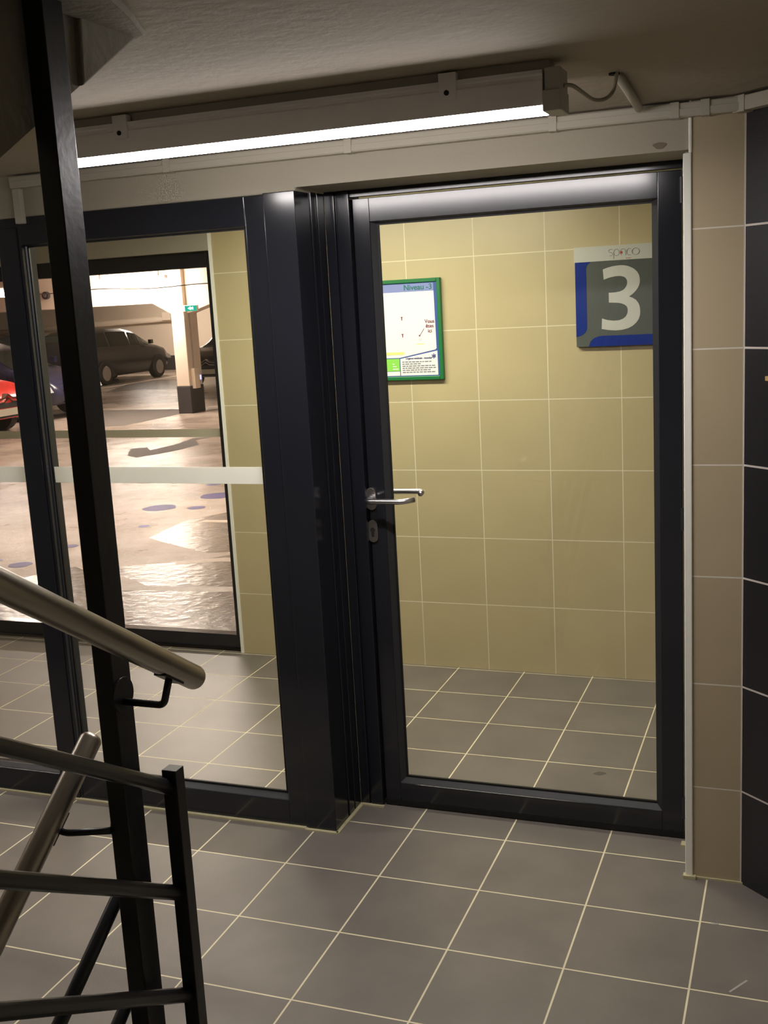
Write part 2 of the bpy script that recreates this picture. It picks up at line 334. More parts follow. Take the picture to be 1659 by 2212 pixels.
# ------------------------------------------------------------------ railing
XR, YR = .395, -1.722
RS = .61
rail = thing('stair_railing', 'black steel stair railing with tall square post, round bars and two brushed steel handrails', 'railing', (XR, YR, 0))
tag(obj('newel_post', B(.375, .415, -1.75, -1.693, .0, 2.366), 'black_steel', rail, bevel=.002), 'tall square black post rising to the ceiling')
obj('end_post', B(.442, .474, -1.664, -1.634, .0, .957), 'black_steel', rail, bevel=.0015)
for k in range(4):                                   # bars of the rising flight
    z = .915-.2235*k; y = -1.650; L = 2.6
    obj('rail_bar', TB([(.453, y, z), (.453, y-L, z+L*.604)], .0148), 'black_steel', rail, smooth=True)
hr = obj('handrail', rounded_rod((.52, -1.632-2.6, 1.137+2.6*.628), (.52, -1.632, 1.137), .0235), 'steel', rail, smooth=True)
tag(hr, 'brushed steel handrail of the rising flight, nearest the viewer')
for sgn, xh, yb, ze, nm in ((1, .52, -1.727, 1.125, 0),):
    bk = obj('handrail_bracket', TB(arc_path([(.414, yb, 1.118), (.504, yb, 1.118), (.520, yb, 1.171)], .012), .0068), 'black_steel', rail, smooth=True)
    bm = bmesh.new(); tube(bm, [(.4152, yb, 1.132), (.4195, yb, 1.132)], .033, 28); obj('wall_plate', bm, 'black_steel', bk, bevel=.001)
    Mx = Matrix.Translation((.520, yb, 1.1695)) @ Matrix.Rotation(-math.atan(.618), 4, 'X')
    obj('saddle', B(-.012, .012, -.034, .034, -.0015, .0025, M=Mx), 'black_steel', bk)
# lower flight side
S2 = .73
yb2 = -1.722
hy0 = -1.642; hz0 = 1.003
h2 = obj('handrail', rounded_rod((.275, hy0-2.4, hz0-2.4*S2), (.275, hy0, hz0), .0225), 'steel', rail, smooth=True)
tag(h2, 'brushed steel handrail running down behind the black bars')
bk = obj('handrail_bracket', TB(arc_path([(.376, yb2-.03, .866), (.292, yb2-.06, .865), (.275, yb2-.06, .873)], .014), .0068), 'black_steel', rail, smooth=True)
bm = bmesh.new(); tube(bm, [(.3715, yb2, .864), (.3745, yb2, .864)], .026, 28); obj('wall_plate', bm, 'black_steel', bk, bevel=.001)
Mx = Matrix.Translation((.275, yb2-.06, .873)) @ Matrix.Rotation(math.atan(S2), 4, 'X')
obj('saddle', B(-.012, .012, -.034, .034, -.0025, .0015, M=Mx), 'black_steel', bk)
for k in range(4):
    z = .705-.2235*k; L = 2.2
    obj('rail_bar', TB(arc_path([(.374, -1.700, z-.012), (.342, -1.703, z-.004), (.342, -1.703-L, z-L*.645)], .014), .0138), 'black_steel', rail, smooth=True)
# ------------------------------------------------------------------ tube lights
def tube_light(name, label, x0, x1, yf, zt, E, col, group=None, depth=.11, tag_it=True, parts=True):
    t = thing(name, label, 'ceiling light', ((x0+x1)/2, yf+depth/2, zt), group)
    zb = zt-.076; em = emis('lit_diffuser', col, E)
    bm = bmesh.new(); prism(bm, [(yf, zb), (yf, zt-.022), (yf+.004, zt-.018), (yf+.004, zt-.012), (yf, zt-.008), (yf, zt), (yf+depth, zt), (yf+depth, zb)], 0, x0+.042, x1-.042)
    obj('housing', bm, 'plastic', t)
    if parts: obj('gap_blocker', B(x0+.03, x1-.03, yf+.022, yf+depth-.004, zt, ceil_z(yf)-.001 if yf < 0 else 2.4), 'plastic_d', t)  # added filler, blocks light so the gap above the housing stays dark
    bm = bmesh.new(); prism(bm, [(yf+.001, zb-.001), (yf+.010, zb-.012), (yf+depth-.022, zb-.014), (yf+depth-.001, zb-.001)], 0, x0+.043, x1-.043)
    tag(obj('diffuser', bm, em, t), 'glowing white diffuser')
    for a, b in ((x0, x0+.042), (x1-.042, x1)):
        bm = bmesh.new(); box(bm, a, b, yf-.004, yf+depth+.004, zb-.014, zt-.045); box(bm, a+.004, b-.002, yf+.004, yf+depth+.002, zt-.045, zt+.004)
        obj('end_cap', bm, 'plastic_d', t, bevel=.002)
    if parts:
        for cx in (x0+.255, x1-.262):
            bm = bmesh.new(); box(bm, cx-.021, cx+.021, yf-.004, yf+.02, zt-.040, zt+.018)
            c = obj('mounting_clip', bm, 'plastic', t, bevel=.001)
            obj('screw', disc((cx-.002, 0, zt-.026), 1, .006, yf-.0065, yf-.003, 14), 'hole', c)
    return t
tube_light('fluorescent_light', 'lit fluorescent batten under the ceiling in front of the glazed door', -.325, 1.076, -.80, 2.309, E_STAIR, (1, .94, .92), depth=.085)
tube_light('fluorescent_light', 'fluorescent batten further left in the stair hall', -3.2, -1.80, -.80, 2.309, E_STAIR2, (1, .94, .92), depth=.085)
tube_light('fluorescent_light', 'fluorescent batten on the lobby ceiling behind the door', -.95, .48, .72, 2.38, E_CORR, (1, .965, .78))
# cable, conduit, trunking
cb = [(1.074, -.76, 2.276), (1.092, -.75, 2.275), (1.110, -.72, 2.262), (1.128, -.68, 2.250), (1.147, -.63, 2.258), (1.158, -.58, 2.285), (1.163, -.556, 2.332)]
pts = []
for i in range(len(cb)-1):
    p0, p1, p2, p3 = [Vector(cb[max(0, min(len(cb)-1, i+j))]) for j in (-1, 0, 1, 2)]
    for k in range(5):
        t = k/5; pts.append(.5*((2*p1)+(-p0+p2)*t+(2*p0-5*p1+4*p2-p3)*t*t+(-p0+3*p1-3*p2+p3)*t**3))
pts.append(Vector(cb[-1]))
tag(obj('power_cable', TB(pts, .0048, 10), 'trunk', smooth=True), 'thin sagging cable from the light to the ceiling hole', 'cable')
tag(obj('ceiling_grommet', disc((1.155, -.552, 0), 2, .013, 2.322, 2.34, 18), 'hole'), 'black round cable entry in the ceiling right of the light', 'cable entry')
tag(obj('cable_conduit', TB([(1.166, -.545, 2.318), (1.157, -.14, 2.300)], .0115, 14), 'trunk', smooth=True), 'short straight conduit running from the cable entry to the wall trunking', 'conduit')
trm = Matrix.Translation((1.432, YF, 0)) @ Matrix.Rotation(math.radians(-41.5), 4, 'Z')
tr = thing('cable_trunking', 'slim painted cable trunking along the top of the wall above the door', 'trunking', (.3, -.11, 2.29))
bm = bmesh.new(); box(bm, -.975, 1.43, -.118, YF+.001, 2.268, 2.306); obj('channel', bm, 'trunk', tr, bevel=.003)
obj('cover_lid', B(-.97, 1.43, -.121, -.118, 2.271, 2.290), 'trunk', tr, bevel=.001)
obj('drop_channel', B(-.975, -.945, -.108, YF+.001, 2.150, 2.268), 'trunk', tr, bevel=.003)
obj('angled_channel', B(-.02, 1.0, -.034, -.001, 2.268, 2.306, M=trm), 'trunk', tr, bevel=.003)
obj('corner_cover', B(-.012, .03, -.037, -.001, 2.265, 2.309, M=trm), 'trunk', tr, bevel=.002)
for x in (-.35, .285, .913, 1.25, 1.33): obj('joint_clip', B(x-.012, x+.012, -.123, YF, 2.266, 2.308), 'trunk', tr, bevel=.001)
# scuffs on the lintel
bm = bmesh.new(); prism(bm, [(1.205+.018*math.cos(a)*(1+.2*math.sin(3*a)), 2.203+.009*math.sin(a)) for a in [i*math.pi/9 for i in range(18)]], 1, YF+.0004, YF+.003)
tag(obj('paint_chip', bm, mat('chip', (.22, .18, .13), .9)), 'small brown paint chip on the lintel above the door corner', 'stain')
# ------------------------------------------------------------------ signs on the lobby wall
def gmat(n, c, r=.4): return mat(n, c, r)
green = gmat('green_frame', (.012, .17, .045)); blue = gmat('sheet_blue', (.05, .10, .34)); paper = gmat('paper', (.86, .86, .86), .5)
lav = gmat('lavender', (.24, .29, .58)); lime = gmat('lime', (.28, .72, .10)); grey_ink = gmat('grey_ink', (.20, .20, .22)); teal = gmat('teal_ink', (.01, .17, .13)); redink = gmat('red_ink', (.20, .02, .035)); navy = gmat('navy_ink', (.02, .025, .17)); yel = gmat('yellow_ink', (.80, .80, .25))
ys = YB-.022
ep = thing('evacuation_plan', 'green framed level plan notice on the beige tiled wall', 'notice', (-.19, YB-.01, 1.44))
bx0, bx1, bz0, bz1 = -.375, -.006, 1.438, 1.912
obj('frame', frame_rect(bmesh.new(), bx0, bx1, bz0, bz1, ys-.004, YB, .018, .018, .018, .018), green, ep, bevel=.003)
sh = obj('sheet', B(bx0+.016, bx1-.016, ys+.004, YB-.002, bz0+.016, bz1-.016), blue, ep)
yy = ys+.003
obj('header_band', B(bx0+.03, -.040, yy, yy+.002, 1.853, 1.890), lav, sh)
bm = bmesh.new(); prism(bm, [(bx0+.03, 1.853), (-.040, 1.853), (-.037, 1.586), (-.044, 1.579), (-.225, 1.545), (bx0+.03, 1.545)], 1, yy, yy+.002); obj('map_panel', bm, paper, sh)
bm = bmesh.new(); prism(bm, [(-.222, 1.540), (-.034, 1.574), (-.034, 1.460), (-.222, 1.460)], 1, yy, yy+.002); obj('advice_panel', bm, paper, sh)
obj('lime_panel', B(bx0+.03, -.226, yy, yy+.002, 1.482, 1.541), lime, sh)
obj('small_panel', B(bx0+.03, -.226, yy, yy+.002, 1.460, 1.480), paper, sh)
text_obj('lettering', 'Niveau -3', -.046, 1.861, yy-.001, .036, teal, sh, 'RIGHT')
text_obj('lettering', 'Vous', -.066, 1.705, yy-.001, .024, redink, sh, 'CENTER')
text_obj('lettering', 'êtes', -.066, 1.683, yy-.001, .024, redink, sh, 'CENTER')
text_obj('lettering', 'ici', -.066, 1.660, yy-.001, .024, redink, sh, 'CENTER')
text_obj('lettering', 'Urgence médicale - incendie', -.128, 1.537, yy-.001, .0135, navy, sh, 'CENTER', squash=.85)
text_obj('asterisk', '*', -.052, 1.524, yy-.001, .05, navy, sh, 'CENTER')
bm = bmesh.new(); M_ = Matrix.Translation((-.105, yy-.0005, 1.664)) @ Matrix.Rotation(math.radians(-55), 4, 'Y'); box(bm, -.024, .018, -.0005, .0005, -.0012, .0012, M=M_); box(bm, -.122, -.115, yy-.001, yy, 1.643, 1.650)
obj('pointer', bm, redink, sh)
bm = bmesh.new(); rnd = random.Random(3)
for r, n in enumerate((9, 5, 10, 10, 8, 11)):
    x = -.212; z = 1.5225-r*.0098
    for i in range(n):
        wd = rnd.uniform(.008, .020)
        if x+wd > -.042: break
        box(bm, x, x+wd, yy-.001, yy, z, z+.0042); x += wd+.004
obj('text_lines', bm, grey_ink, sh)
bm = bmesh.new()
for z in (1.735, 1.655): box(bm, -.209, -.199, yy-.001, yy, z, z+.003); box(bm, -.206, -.202, yy-.001, yy, z-.014, z-.005)
bm.free()
for z in (1.735, 1.655): obj('map_symbol', prism(bmesh.new(), [(-.209, z+.003), (-.199, z+.003), (-.199, z), (-.202, z-.002), (-.202, z-.014), (-.206, z-.014), (-.206, z-.002), (-.209, z)], 1, yy-.001, yy), redink, sh)
for a, b, c, d in ((-.135, -.098, 1.606, 1.610), (bx0+.035, -.20, 1.560, 1.572)): obj('map_highlight', B(a, b, yy-.001, yy, c, d), yel, sh)
bm = bmesh.new(); box(bm, -.120, -.117, yy-.001, yy, 1.622, 1.636); box(bm, -.114, -.111, yy-.001, yy, 1.620, 1.634); obj('map_mark', bm, gmat('pale_grey', (.6, .6, .62)), sh)
bm = bmesh.new()
for i in range(3): box(bm, -.262, -.262+.010*(i+1), yy-.001, yy, 1.514-i*.012, 1.518-i*.012)
obj('lime_text', bm, paper, sh)

sgrey = gmat('sign_grey', (.115, .125, .115), .25); sblue = gmat('sign_blue', (.012, .035, .26), .25); swhite = gmat('sign_white', (.62, .62, .56), .35); sline = gmat('sign_line', (.17, .185, .17), .3)
ls = thing('level_sign', 'square grey and blue level sign with a large white 3 on the beige tiled wall', 'sign', (.85, YB-.01, 1.56))
X0, X1, Z0, Z1 = .624, 1.075, 1.566, 2.003; yp = YB-.026
obj('panel', B(X0+.004, X1, yp, YB, Z0, 1.938), sgrey, ls, bevel=.001)
hd = obj('header', B(X0, X1, yp-.001, YB, 1.938, Z1), swhite, ls)
def C(px, py): return (X0+.0015+(px-130-(py-415)*.045)*.000276, 1.937-(py-415+(px-130)*.045)*.000284)
def cpoly(pts, y0, y1): return prism(bmesh.new(), [C(*p) for p in pts], 1, y0, y1)
bm = bmesh.new()
def rr(pts): return pts
l, r_, tz, bz = X0+.004, X0+.053, 1.9375, Z0
pl = [(l, tz), (r_+.022, tz)]+[(r_+.022*(1-math.sin(a)), tz-.004-.028*(1-math.cos(a))) for a in (0.3, .8, 1.2, 1.57)]+[(r_, 1.66)]+[(l+.049*math.cos(a), 1.652-.040*math.sin(a)) for a in (.2, .6, 1.0, 1.4)]+[(l, 1.610)]
prism(bm, pl, 1, yp-.001, yp+.002)
q = [(X1, Z0), (X1, Z0+.046), (X0+.12, Z0+.046)]+[(X0+.12-.058*math.sin(a), Z0+.006+.040*math.cos(a)) for a in (.3, .7, 1.1, 1.5)]+[(X0+.058, Z0)]
prism(bm, q, 1, yp-.001, yp+.002)
obj('blue_border', bm, sblue, ls)
three = [(590,520),(640,500),(740,472),(860,457),(930,460),(1000,475),(1080,512),(1130,555),(1165,610),(1180,670),(1180,720),(1168,770),(1145,815),(1110,858),(1065,900),(1018,932),(1080,955),(1130,985),(1170,1035),(1193,1090),(1203,1160),(1200,1220),(1180,1280),(1145,1330),(1090,1380),(1020,1418),(930,1443),(820,1453),(700,1447),(597,1432),(600,1270),(680,1292),(780,1303),(870,1296),(935,1272),(980,1232),(1003,1180),(1003,1120),(985,1080),(950,1055),(900,1037),(840,1028),(702,1025),(695,875),(800,868),(870,855),(930,828),(965,785),(982,740),(980,690),(955,650),(920,630),(870,620),(800,622),(700,642),(610,675)]
obj('numeral', cpoly(three, yp-.0015, yp+.001), swhite, ls)
# wordmark on the header
tx, tz0 = .775, 1.957
def ring(bm, cx, cz, rx, rz, a0=0, a1=360, w=.0016, n=22):
    pts = [(cx+rx*math.cos(math.radians(a0+(a1-a0)*k/n)), yp-.002, cz+rz*math.sin(math.radians(a0+(a1-a0)*k/n))) for k in range(n+1)]
    tube(bm, pts, w/2, 5)
def path(bm, pts, w=.0016): tube(bm, [(x, yp-.002, z) for x, z in pts], w/2, 5)
bm = bmesh.new(); cz = 1.971
ring(bm, .788, cz+.008, .010, .007, 40, 270); ring(bm, .786, cz-.006, .009, .007, 90, -120)
ring(bm, .812, cz, .012, .014); path(bm, [(.800, cz), (.800, cz-.026)])
ring(bm, .840, cz, .012, .014, 0, 250); path(bm, [(.852, cz+.004), (.852, cz-.014)])
ring(bm, .868, cz, .011, .014, 60, 300); ring(bm, .895, cz, .016, .014)
obj('wordmark', bm, grey_ink, hd)
ra = gmat('red_accent', (.6, .06, .03)); obj('red_dot', B(.828, .836, yp-.003, yp-.001, cz-.006, cz+.004), ra, hd); obj('red_underline', B(.852, .875, yp-.003, yp-.001, 1.944, 1.9455), ra, hd)
bm = bmesh.new()
for cz_ in (1.885, 1.785, 1.685):
    pts = [(1.004+.02*math.cos(a)+(.028 if math.cos(a) > 0 else 0), cz_+.032*math.copysign(abs(math.sin(a))**.6, math.sin(a))) for a in [i*math.pi/12 for i in range(25)]]
    path(bm, pts, .0022)
obj('pictogram_outline', bm, sline, ls)
# yellow mark on the black tiled wall at the right edge (local x along the wall)
ym = gmat('gold_sign', (.55, .38, .13), .4)
nt_ = thing('wall_notice', 'gold coloured arrow and lettering on the black tiled wall, cut by the right edge', 'notice', (1.478, -.150, 1.5))
nt_.rotation_euler = (0, 0, math.radians(-41.5)); bpy.context.view_layer.update()
bm = bmesh.new(); prism(bm, [(.018, .050), (.16, .050), (.16, .070), (.018, .062)], 1, 0.0, .003); prism(bm, [(.16, .035), (.20, .06), (.16, .085)], 1, 0, .003)
a_ = obj('arrow', bm, ym); a_.parent = nt_
bm = bmesh.new(); prism(bm, [(.038, -.03), (.05, -.005), (.062, -.03), (.057, -.03), (.05, -.014), (.043, -.03)], 1, 0, .003)
a_ = obj('letter', bm, ym); a_.parent = nt_
# ------------------------------------------------------------------ garage
def garage_floor():
    m = bpy.data.materials.new('garage_floor_paint'); m.use_nodes = True; nt = m.node_tree; b = nt.nodes['Principled BSDF']; L = nt.links.new
    tc = nt.nodes.new('ShaderNodeTexCoord')
    n = nt.nodes.new('ShaderNodeTexNoise'); n.inputs['Scale'].default_value = .9; n.inputs['Detail'].default_value = 8; n.inputs['Roughness'].default_value = .65; L(tc.outputs['Object'], n.inputs['Vector'])
    cr = nt.nodes.new('ShaderNodeValToRGB'); cr.color_ramp.elements[0].position = .38; cr.color_ramp.elements[0].color = (.36, .29, .235, 1); cr.color_ramp.elements[1].position = .6; cr.color_ramp.elements[1].color = (.52, .43, .36, 1)
    L(n.outputs['Fac'], cr.inputs[0]); L(cr.outputs[0], b.inputs['Base Color'])
    mr = nt.nodes.new('ShaderNodeMapRange'); mr.inputs[1].default_value = .35; mr.inputs[2].default_value = .65; mr.inputs[3].default_value = .14; mr.inputs[4].default_value = .27
    L(n.outputs['Fac'], mr.inputs[0]); L(mr.outputs[0], b.inputs['Roughness'])
    n2 = nt.nodes.new('ShaderNodeTexNoise'); n2.inputs['Scale'].default_value = 13; n2.inputs['Detail'].default_value = 9; n2.inputs['Roughness'].default_value = .7; L(tc.outputs['Object'], n2.inputs['Vector'])
    bp = nt.nodes.new('ShaderNodeBump'); bp.inputs['Strength'].default_value = .42; bp.inputs['Distance'].default_value = .02
    L(n2.outputs['Fac'], bp.inputs['Height']); L(bp.outputs[0], b.inputs['Normal'])
    return m
gw = mat('garage_white', (.72, .62, .50), .75, noise=.06, nscale=1.5, bump=.1, bscale=20)
gb = mat('garage_black_band', (.035, .032, .035), .6, noise=.2, nscale=3)
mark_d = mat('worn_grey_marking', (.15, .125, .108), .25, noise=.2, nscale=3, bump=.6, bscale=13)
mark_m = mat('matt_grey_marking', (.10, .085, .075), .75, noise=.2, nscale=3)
mark_l = mat('pale_line_paint', (.62, .52, .42), .4, noise=.1, nscale=5)
mark_b = mat('blue_dot_paint', (.085, .07, .22), .5, noise=.15, nscale=10)
tag(obj('floor_garage', B(-34, 6, 1.80, 28.2, -.12, .0), garage_floor()), 'glossy beige painted car park floor behind the glazing', 'floor', kind=ST)
tag(obj('ceiling_garage', B(-34, 6, 1.86, 28.2, 2.56, 2.8), gw), 'white painted car park ceiling', 'ceiling', kind=ST)
tag(obj('wall_garage_back', B(-34, 6, 27.3, 27.6, 0.45, 2.56), gw), 'cream far wall of the car park behind the parked cars', 'wall', kind=ST)
tag(obj('baseboard_garage', B(-34, 6, 27.28, 27.6, 0, .45), gb), 'black painted foot of the far car park wall', 'baseboard', kind=ST)
tag(obj('wall_garage_left', B(-34.3, -34, 1.8, 28, 0, 2.7), gw), 'left end wall of the car park', 'wall', kind=ST)
tag(obj('wall_garage_right', B(6, 6.3, 1.8, 28, 0, 2.7), gw), 'right end wall of the car park', 'wall', kind=ST)
tag(obj('wall_garage_front', B(-34, -4.151, 1.5, 1.8, 0, 2.7), gw), 'near car park wall beside the lobby', 'wall', kind=ST)
def column(x, label, y=14.0):
    c = thing('column', label, 'column', (x, y, 0), kind=ST)
    obj('shaft', B(x-.13, x+.13, y, y+.46, .49, 2.56), gw, c, bevel=.01)
    obj('black_base', B(x-.14, x+.14, y-.01, y+.47, 0, .49), gb, c, bevel=.01)
column(-8.80, 'white column with black base carrying the green exit sign')
bm = bmesh.new(); prism(bm, [(-33, 1.97), (-9.32, 1.97), (-8.932, 1.76), (-8.932, 2.56), (-33, 2.56)], 1, 14.05, 14.42)
tag(obj('beam', bm, gw, bevel=.01), 'white concrete beam with sloped haunch left of the column', 'beam', kind=ST)
bm = bmesh.new(); prism(bm, [(-8.668, 1.76), (-8.10, 1.93), (-1.5, 1.93), (-1.5, 2.56), (-8.668, 2.56)], 1, 14.10, 14.42)
tag(obj('beam', bm, gw, bevel=.01), 'white concrete beam right of the column', 'beam', kind=ST)
column(-1.2, 'white column hidden behind the tiled wall')
es = thing('exit_sign', 'small green exit sign with white arrow on the white column', 'sign', (-8.55, 13.99, 1.8))
obj('housing', B(-8.70, -8.36, 13.94, 13.999, 1.80, 1.905), gmat('sign_case', (.7, .66, .55)), es, bevel=.004)
obj('lit_panel', B(-8.60, -8.37, 13.932, 13.94, 1.805, 1.900), emis('exit_green', (.02, .42, .28), 1.3), es)
bm = bmesh.new(); prism(bm, [(-8.54, 1.853), (-8.48, 1.885), (-8.48, 1.864), (-8.43, 1.880), (-8.43, 1.826), (-8.48, 1.842), (-8.48, 1.821)], 1, 13.926, 13.932); obj('arrow', bm, emis('exit_white', (.8, 1, .9), 2), es)
tag(obj('cable_conduit', TB([(-8.655, 14.16, .80), (-8.655, 14.16, 1.93)], .013, 8), mat('conduit_grey', (.30, .26, .22), .5)), 'thin grey conduit running down the white column', 'conduit')
tag(obj('junction_box', B(-8.668, -8.60, 14.08, 14.26, .44, .80), gw, bevel=.006), 'white box low on the column above its black base', 'box')
tag(obj('button_plate', B(-8.668, -8.655, 14.33, 14.40, .58, .66), emis('button_glow', (.45, .45, 1), 2.2)), 'small glowing bluish plate low on the column', 'button')
sp_ = thing('loudspeaker', 'round dark loudspeaker on the beam', 'loudspeaker', (-11.55, 14.04, 2.23))
obj('ring', disc((-11.55, 0, 2.23), 1, .07, 13.98, 14.049, 20), gmat('speaker_dark', (.05, .04, .05)), sp_)
obj('cone', disc((-11.55, 0, 2.23), 1, .035, 13.97, 13.981, 16), gmat('speaker_cone', (.18, .15, .16)), sp_)
tag(obj('ceiling_cable', TB([(-11.5+.12*i, 13.2, 2.262-.018*math.sin(i*.35)-.0012*i) for i in range(34)], .010, 6), gmat('cable_dark', (.10, .08, .07)), smooth=True), 'thin dark cable strung under the car park ceiling across the lamp', 'cable')
tag(obj('ceiling_pipe', TB([(-6.6, 8.4, 2.46), (-4.2, 9.6, 2.44)], .035, 12), mat('pipe_zinc', (.55, .5, .45), .35, .8), smooth=True), 'metal pipe under the car park ceiling near the glazing top', 'pipe')
wp = thing('wall_pipe', 'long pale pipe along the far car park wall above the cars', 'pipe', (-19, 27.1, 1.6))
obj('pipe', TB([(-26, 27.15, 1.36), (-16.9, 27.15, 1.60)], .085, 12), gw, wp, smooth=True)
obj('pipe_end', B(-17.15, -16.85, 27.02, 27.3, 1.55, 1.80), gw, wp, bevel=.01)
# markings
def flat(name, pts, m, z, label, cat, group=None):
    if len(pts) < 20:
        out = []; rn = random.Random(len(pts)+int(abs(pts[0][0])*10))
        for a, b in zip(pts, pts[1:]+pts[:1]):
            L = math.hypot(b[0]-a[0], b[1]-a[1]); k = max(1, int(L/.12)); nx, ny = (b[1]-a[1])/L, -(b[0]-a[0])/L
            for q in range(k):
                e = rn.uniform(-.014, .014) if q else 0; out.append((a[0]+(b[0]-a[0])*q/k+nx*e, a[1]+(b[1]-a[1])*q/k+ny*e))
        pts = out
    bm = bmesh.new(); prism(bm, pts, 2, 0 if z < .0045 else .0008, 0.0014 if z >= .0045 else z)
    return tag(obj(name, bm, m), label, cat, group)
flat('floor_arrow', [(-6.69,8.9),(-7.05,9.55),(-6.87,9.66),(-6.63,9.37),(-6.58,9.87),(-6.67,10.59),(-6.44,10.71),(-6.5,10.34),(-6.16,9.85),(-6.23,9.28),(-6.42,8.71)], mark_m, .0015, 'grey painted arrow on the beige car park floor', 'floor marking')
flat('floor_patch', [(-11.15,14.84),(-10.66,14.89),(-9.41,14.82),(-9.01,15.12),(-8.9,13.95),(-8.92,13.1),(-8.97,12.33),(-9.29,12.17)], mark_m, .0015, 'dark floor patch left of the column', 'floor marking')  # darker flat patch laid over the beige floor
flat('floor_patch', [(-14.0,19.0),(-15.3,22.4),(-11.4,22.4),(-12.3,19.6),(-13.4,19.7)], mark_d, .0007, 'dark floor patch in front of the parked dark minivan', 'floor marking')
flat('floor_line', [(-14.95,20.2),(-15.1,24.6),(-15.2,24.6),(-15.06,20.2)], mark_l, .004, 'thin white bay line beside the parked minivan', 'floor marking')
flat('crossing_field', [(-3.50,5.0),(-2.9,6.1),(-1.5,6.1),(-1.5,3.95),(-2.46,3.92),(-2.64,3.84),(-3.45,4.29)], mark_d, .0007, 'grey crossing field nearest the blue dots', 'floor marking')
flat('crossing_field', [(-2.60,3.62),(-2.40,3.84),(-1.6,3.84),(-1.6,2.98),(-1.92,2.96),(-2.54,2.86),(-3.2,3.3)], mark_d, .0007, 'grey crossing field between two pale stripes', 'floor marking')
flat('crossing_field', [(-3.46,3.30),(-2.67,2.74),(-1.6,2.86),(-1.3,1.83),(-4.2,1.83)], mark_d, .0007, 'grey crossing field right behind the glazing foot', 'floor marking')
flat('crossing_stripe', [(-3.35,4.93),(-3.33,5.02),(-2.5,5.12),(-2.5,4.99)], mark_l, .0045, 'pale crossing stripe, farthest from the glazing', 'floor marking')
flat('crossing_stripe', [(-2.75,3.55),(-2.43,3.72),(-1.9,3.78),(-1.9,3.68),(-2.40,3.60),(-2.70,3.45)], mark_l, .0045, 'pale curved crossing stripe in the middle', 'floor marking')
for i, (x, y, r) in enumerate([(-3.85,6.18,.17),(-4.24,6.8,.08),(-4.11,5.53,.16),(-3.73,5.56,.085),(-3.95,3.92,.06),(-3.95,3.29,.09),(-4.25,3.38,.05),(-3.77,4.72,.05)]):
    lab = ['largest blue dot painted on the car park floor', 'small blue dot just beyond the largest one', 'wide blurred blue dot in the glare', 'small dot beside the wide blurred one', 'blue dot seen left of the tall black post', 'blue dot low in the leftmost pane', 'smallest blue mark at the left edge', 'faint tiny blue dot in the bright glare'][i]
    flat('floor_dot', [(x+r*math.cos(a)*(1+.06*math.sin(5*a+i)), y+r*math.sin(a)) for a in [k*math.pi/12 for k in range(24)]], mark_b, .0012, lab, 'floor marking', 'blue dots on the car park floor')
# garage lamps
def glamp(x, y, label, E=E_GAR, z=2.40, L=1.5, along=0):
    t = thing('garage_light', label, 'ceiling light', (x, y, z), 'tube lights of the car park')
    dx, dy = (L/2, .05) if along == 0 else (.05, L/2)
    obj('housing', B(x-dx, x+dx, y-dy, y+dy, z+.03, z+.09), 'plastic', t)
    obj('diffuser', B(x-dx+.02, x+dx-.02, y-dy-.01, y+dy+.01, z-.03, z+.03), emis('garage_tube', (1, .87, .74), E), t)
    for s_ in (-.4, .4):
        obj('hanger', B(x+(s_*L if along == 0 else 0)-.01, x+(s_*L if along == 0 else 0)+.01, y+(s_*L if along else 0)-.01, y+(s_*L if along else 0)+.01, z+.09, 2.56), 'plastic_d', t)
glamp(-9.48, 13.62, 'bright tube light hanging in front of the beam by the column', E=230, z=2.35)
glamp(-8.55, 9.0, 'tube light glimpsed at the left edge of the leftmost pane', L=.9, z=2.16)
glamp(-3.5, 5.2, 'added unseen tube light above the blue dots')  # added lamp, brightens the near part of the car park
glamp(-16.5, 18.0, 'added unseen tube light over the lane towards the dark minivan')  # added out of view to light the lane
glamp(-16.0, 25.0, 'tube light over the bays at the far wall')
glamp(-9.5, 25.0, 'added unseen tube light over the bays right of the column')  # added lamp for general illumination of the far bays
glamp(-3.0, 11.0, 'added unseen tube light over the near lane', z=2.44)  # added lamp, general fill light out of view
# ------------------------------------------------------------------ cars
def lerp_tab(tab, x):
    if x <= tab[0][0]: return tab[0][1:]
    for a, b in zip(tab, tab[1:]):
        if x <= b[0]:
            t = (x-a[0])/(b[0]-a[0]); return [p+(q-p)*t for p, q in zip(a[1:], b[1:])]
    return tab[-1][1:]
# x, z_bottom, z_belt, z_top, half width body, half width roof
MPV = [(-2.12, .46, .80, .86, .66, .55), (-2.06, .32, .90, 1.12, .78, .60), (-1.92, .26, .96, 1.34, .83, .62), (-1.55, .22, .97, 1.44, .86, .64), (-.8, .2, .95, 1.48, .87, .65), (-.1, .2, .94, 1.46, .87, .65), (.45, .2, .93, 1.37, .87, .63), (.95, .2, .92, 1.15, .86, .62), (1.32, .2, .90, .97, .85, .66), (1.75, .22, .80, .84, .82, .66), (2.0, .28, .66, .70, .75, .6), (2.12, .40, .52, .55, .62, .5)]
HATCH = [(-2.0, .45, .78, .84, .64, .52), (-1.94, .30, .88, 1.10, .77, .58), (-1.80, .24, .93, 1.28, .82, .60), (-1.3, .21, .93, 1.39, .85, .62), (-.6, .2, .92, 1.42, .86, .63), (-.05, .2, .91, 1.39, .86, .62), (.35, .2, .91, 1.27, .86, .61), (.75, .2, .90, 1.06, .85, .62), (1.02, .2, .89, .94, .85, .68), (1.5, .22, .80, .84, .83, .68), (1.85, .26, .68, .72, .77, .62), (2.0, .36, .55, .58, .66, .52)]
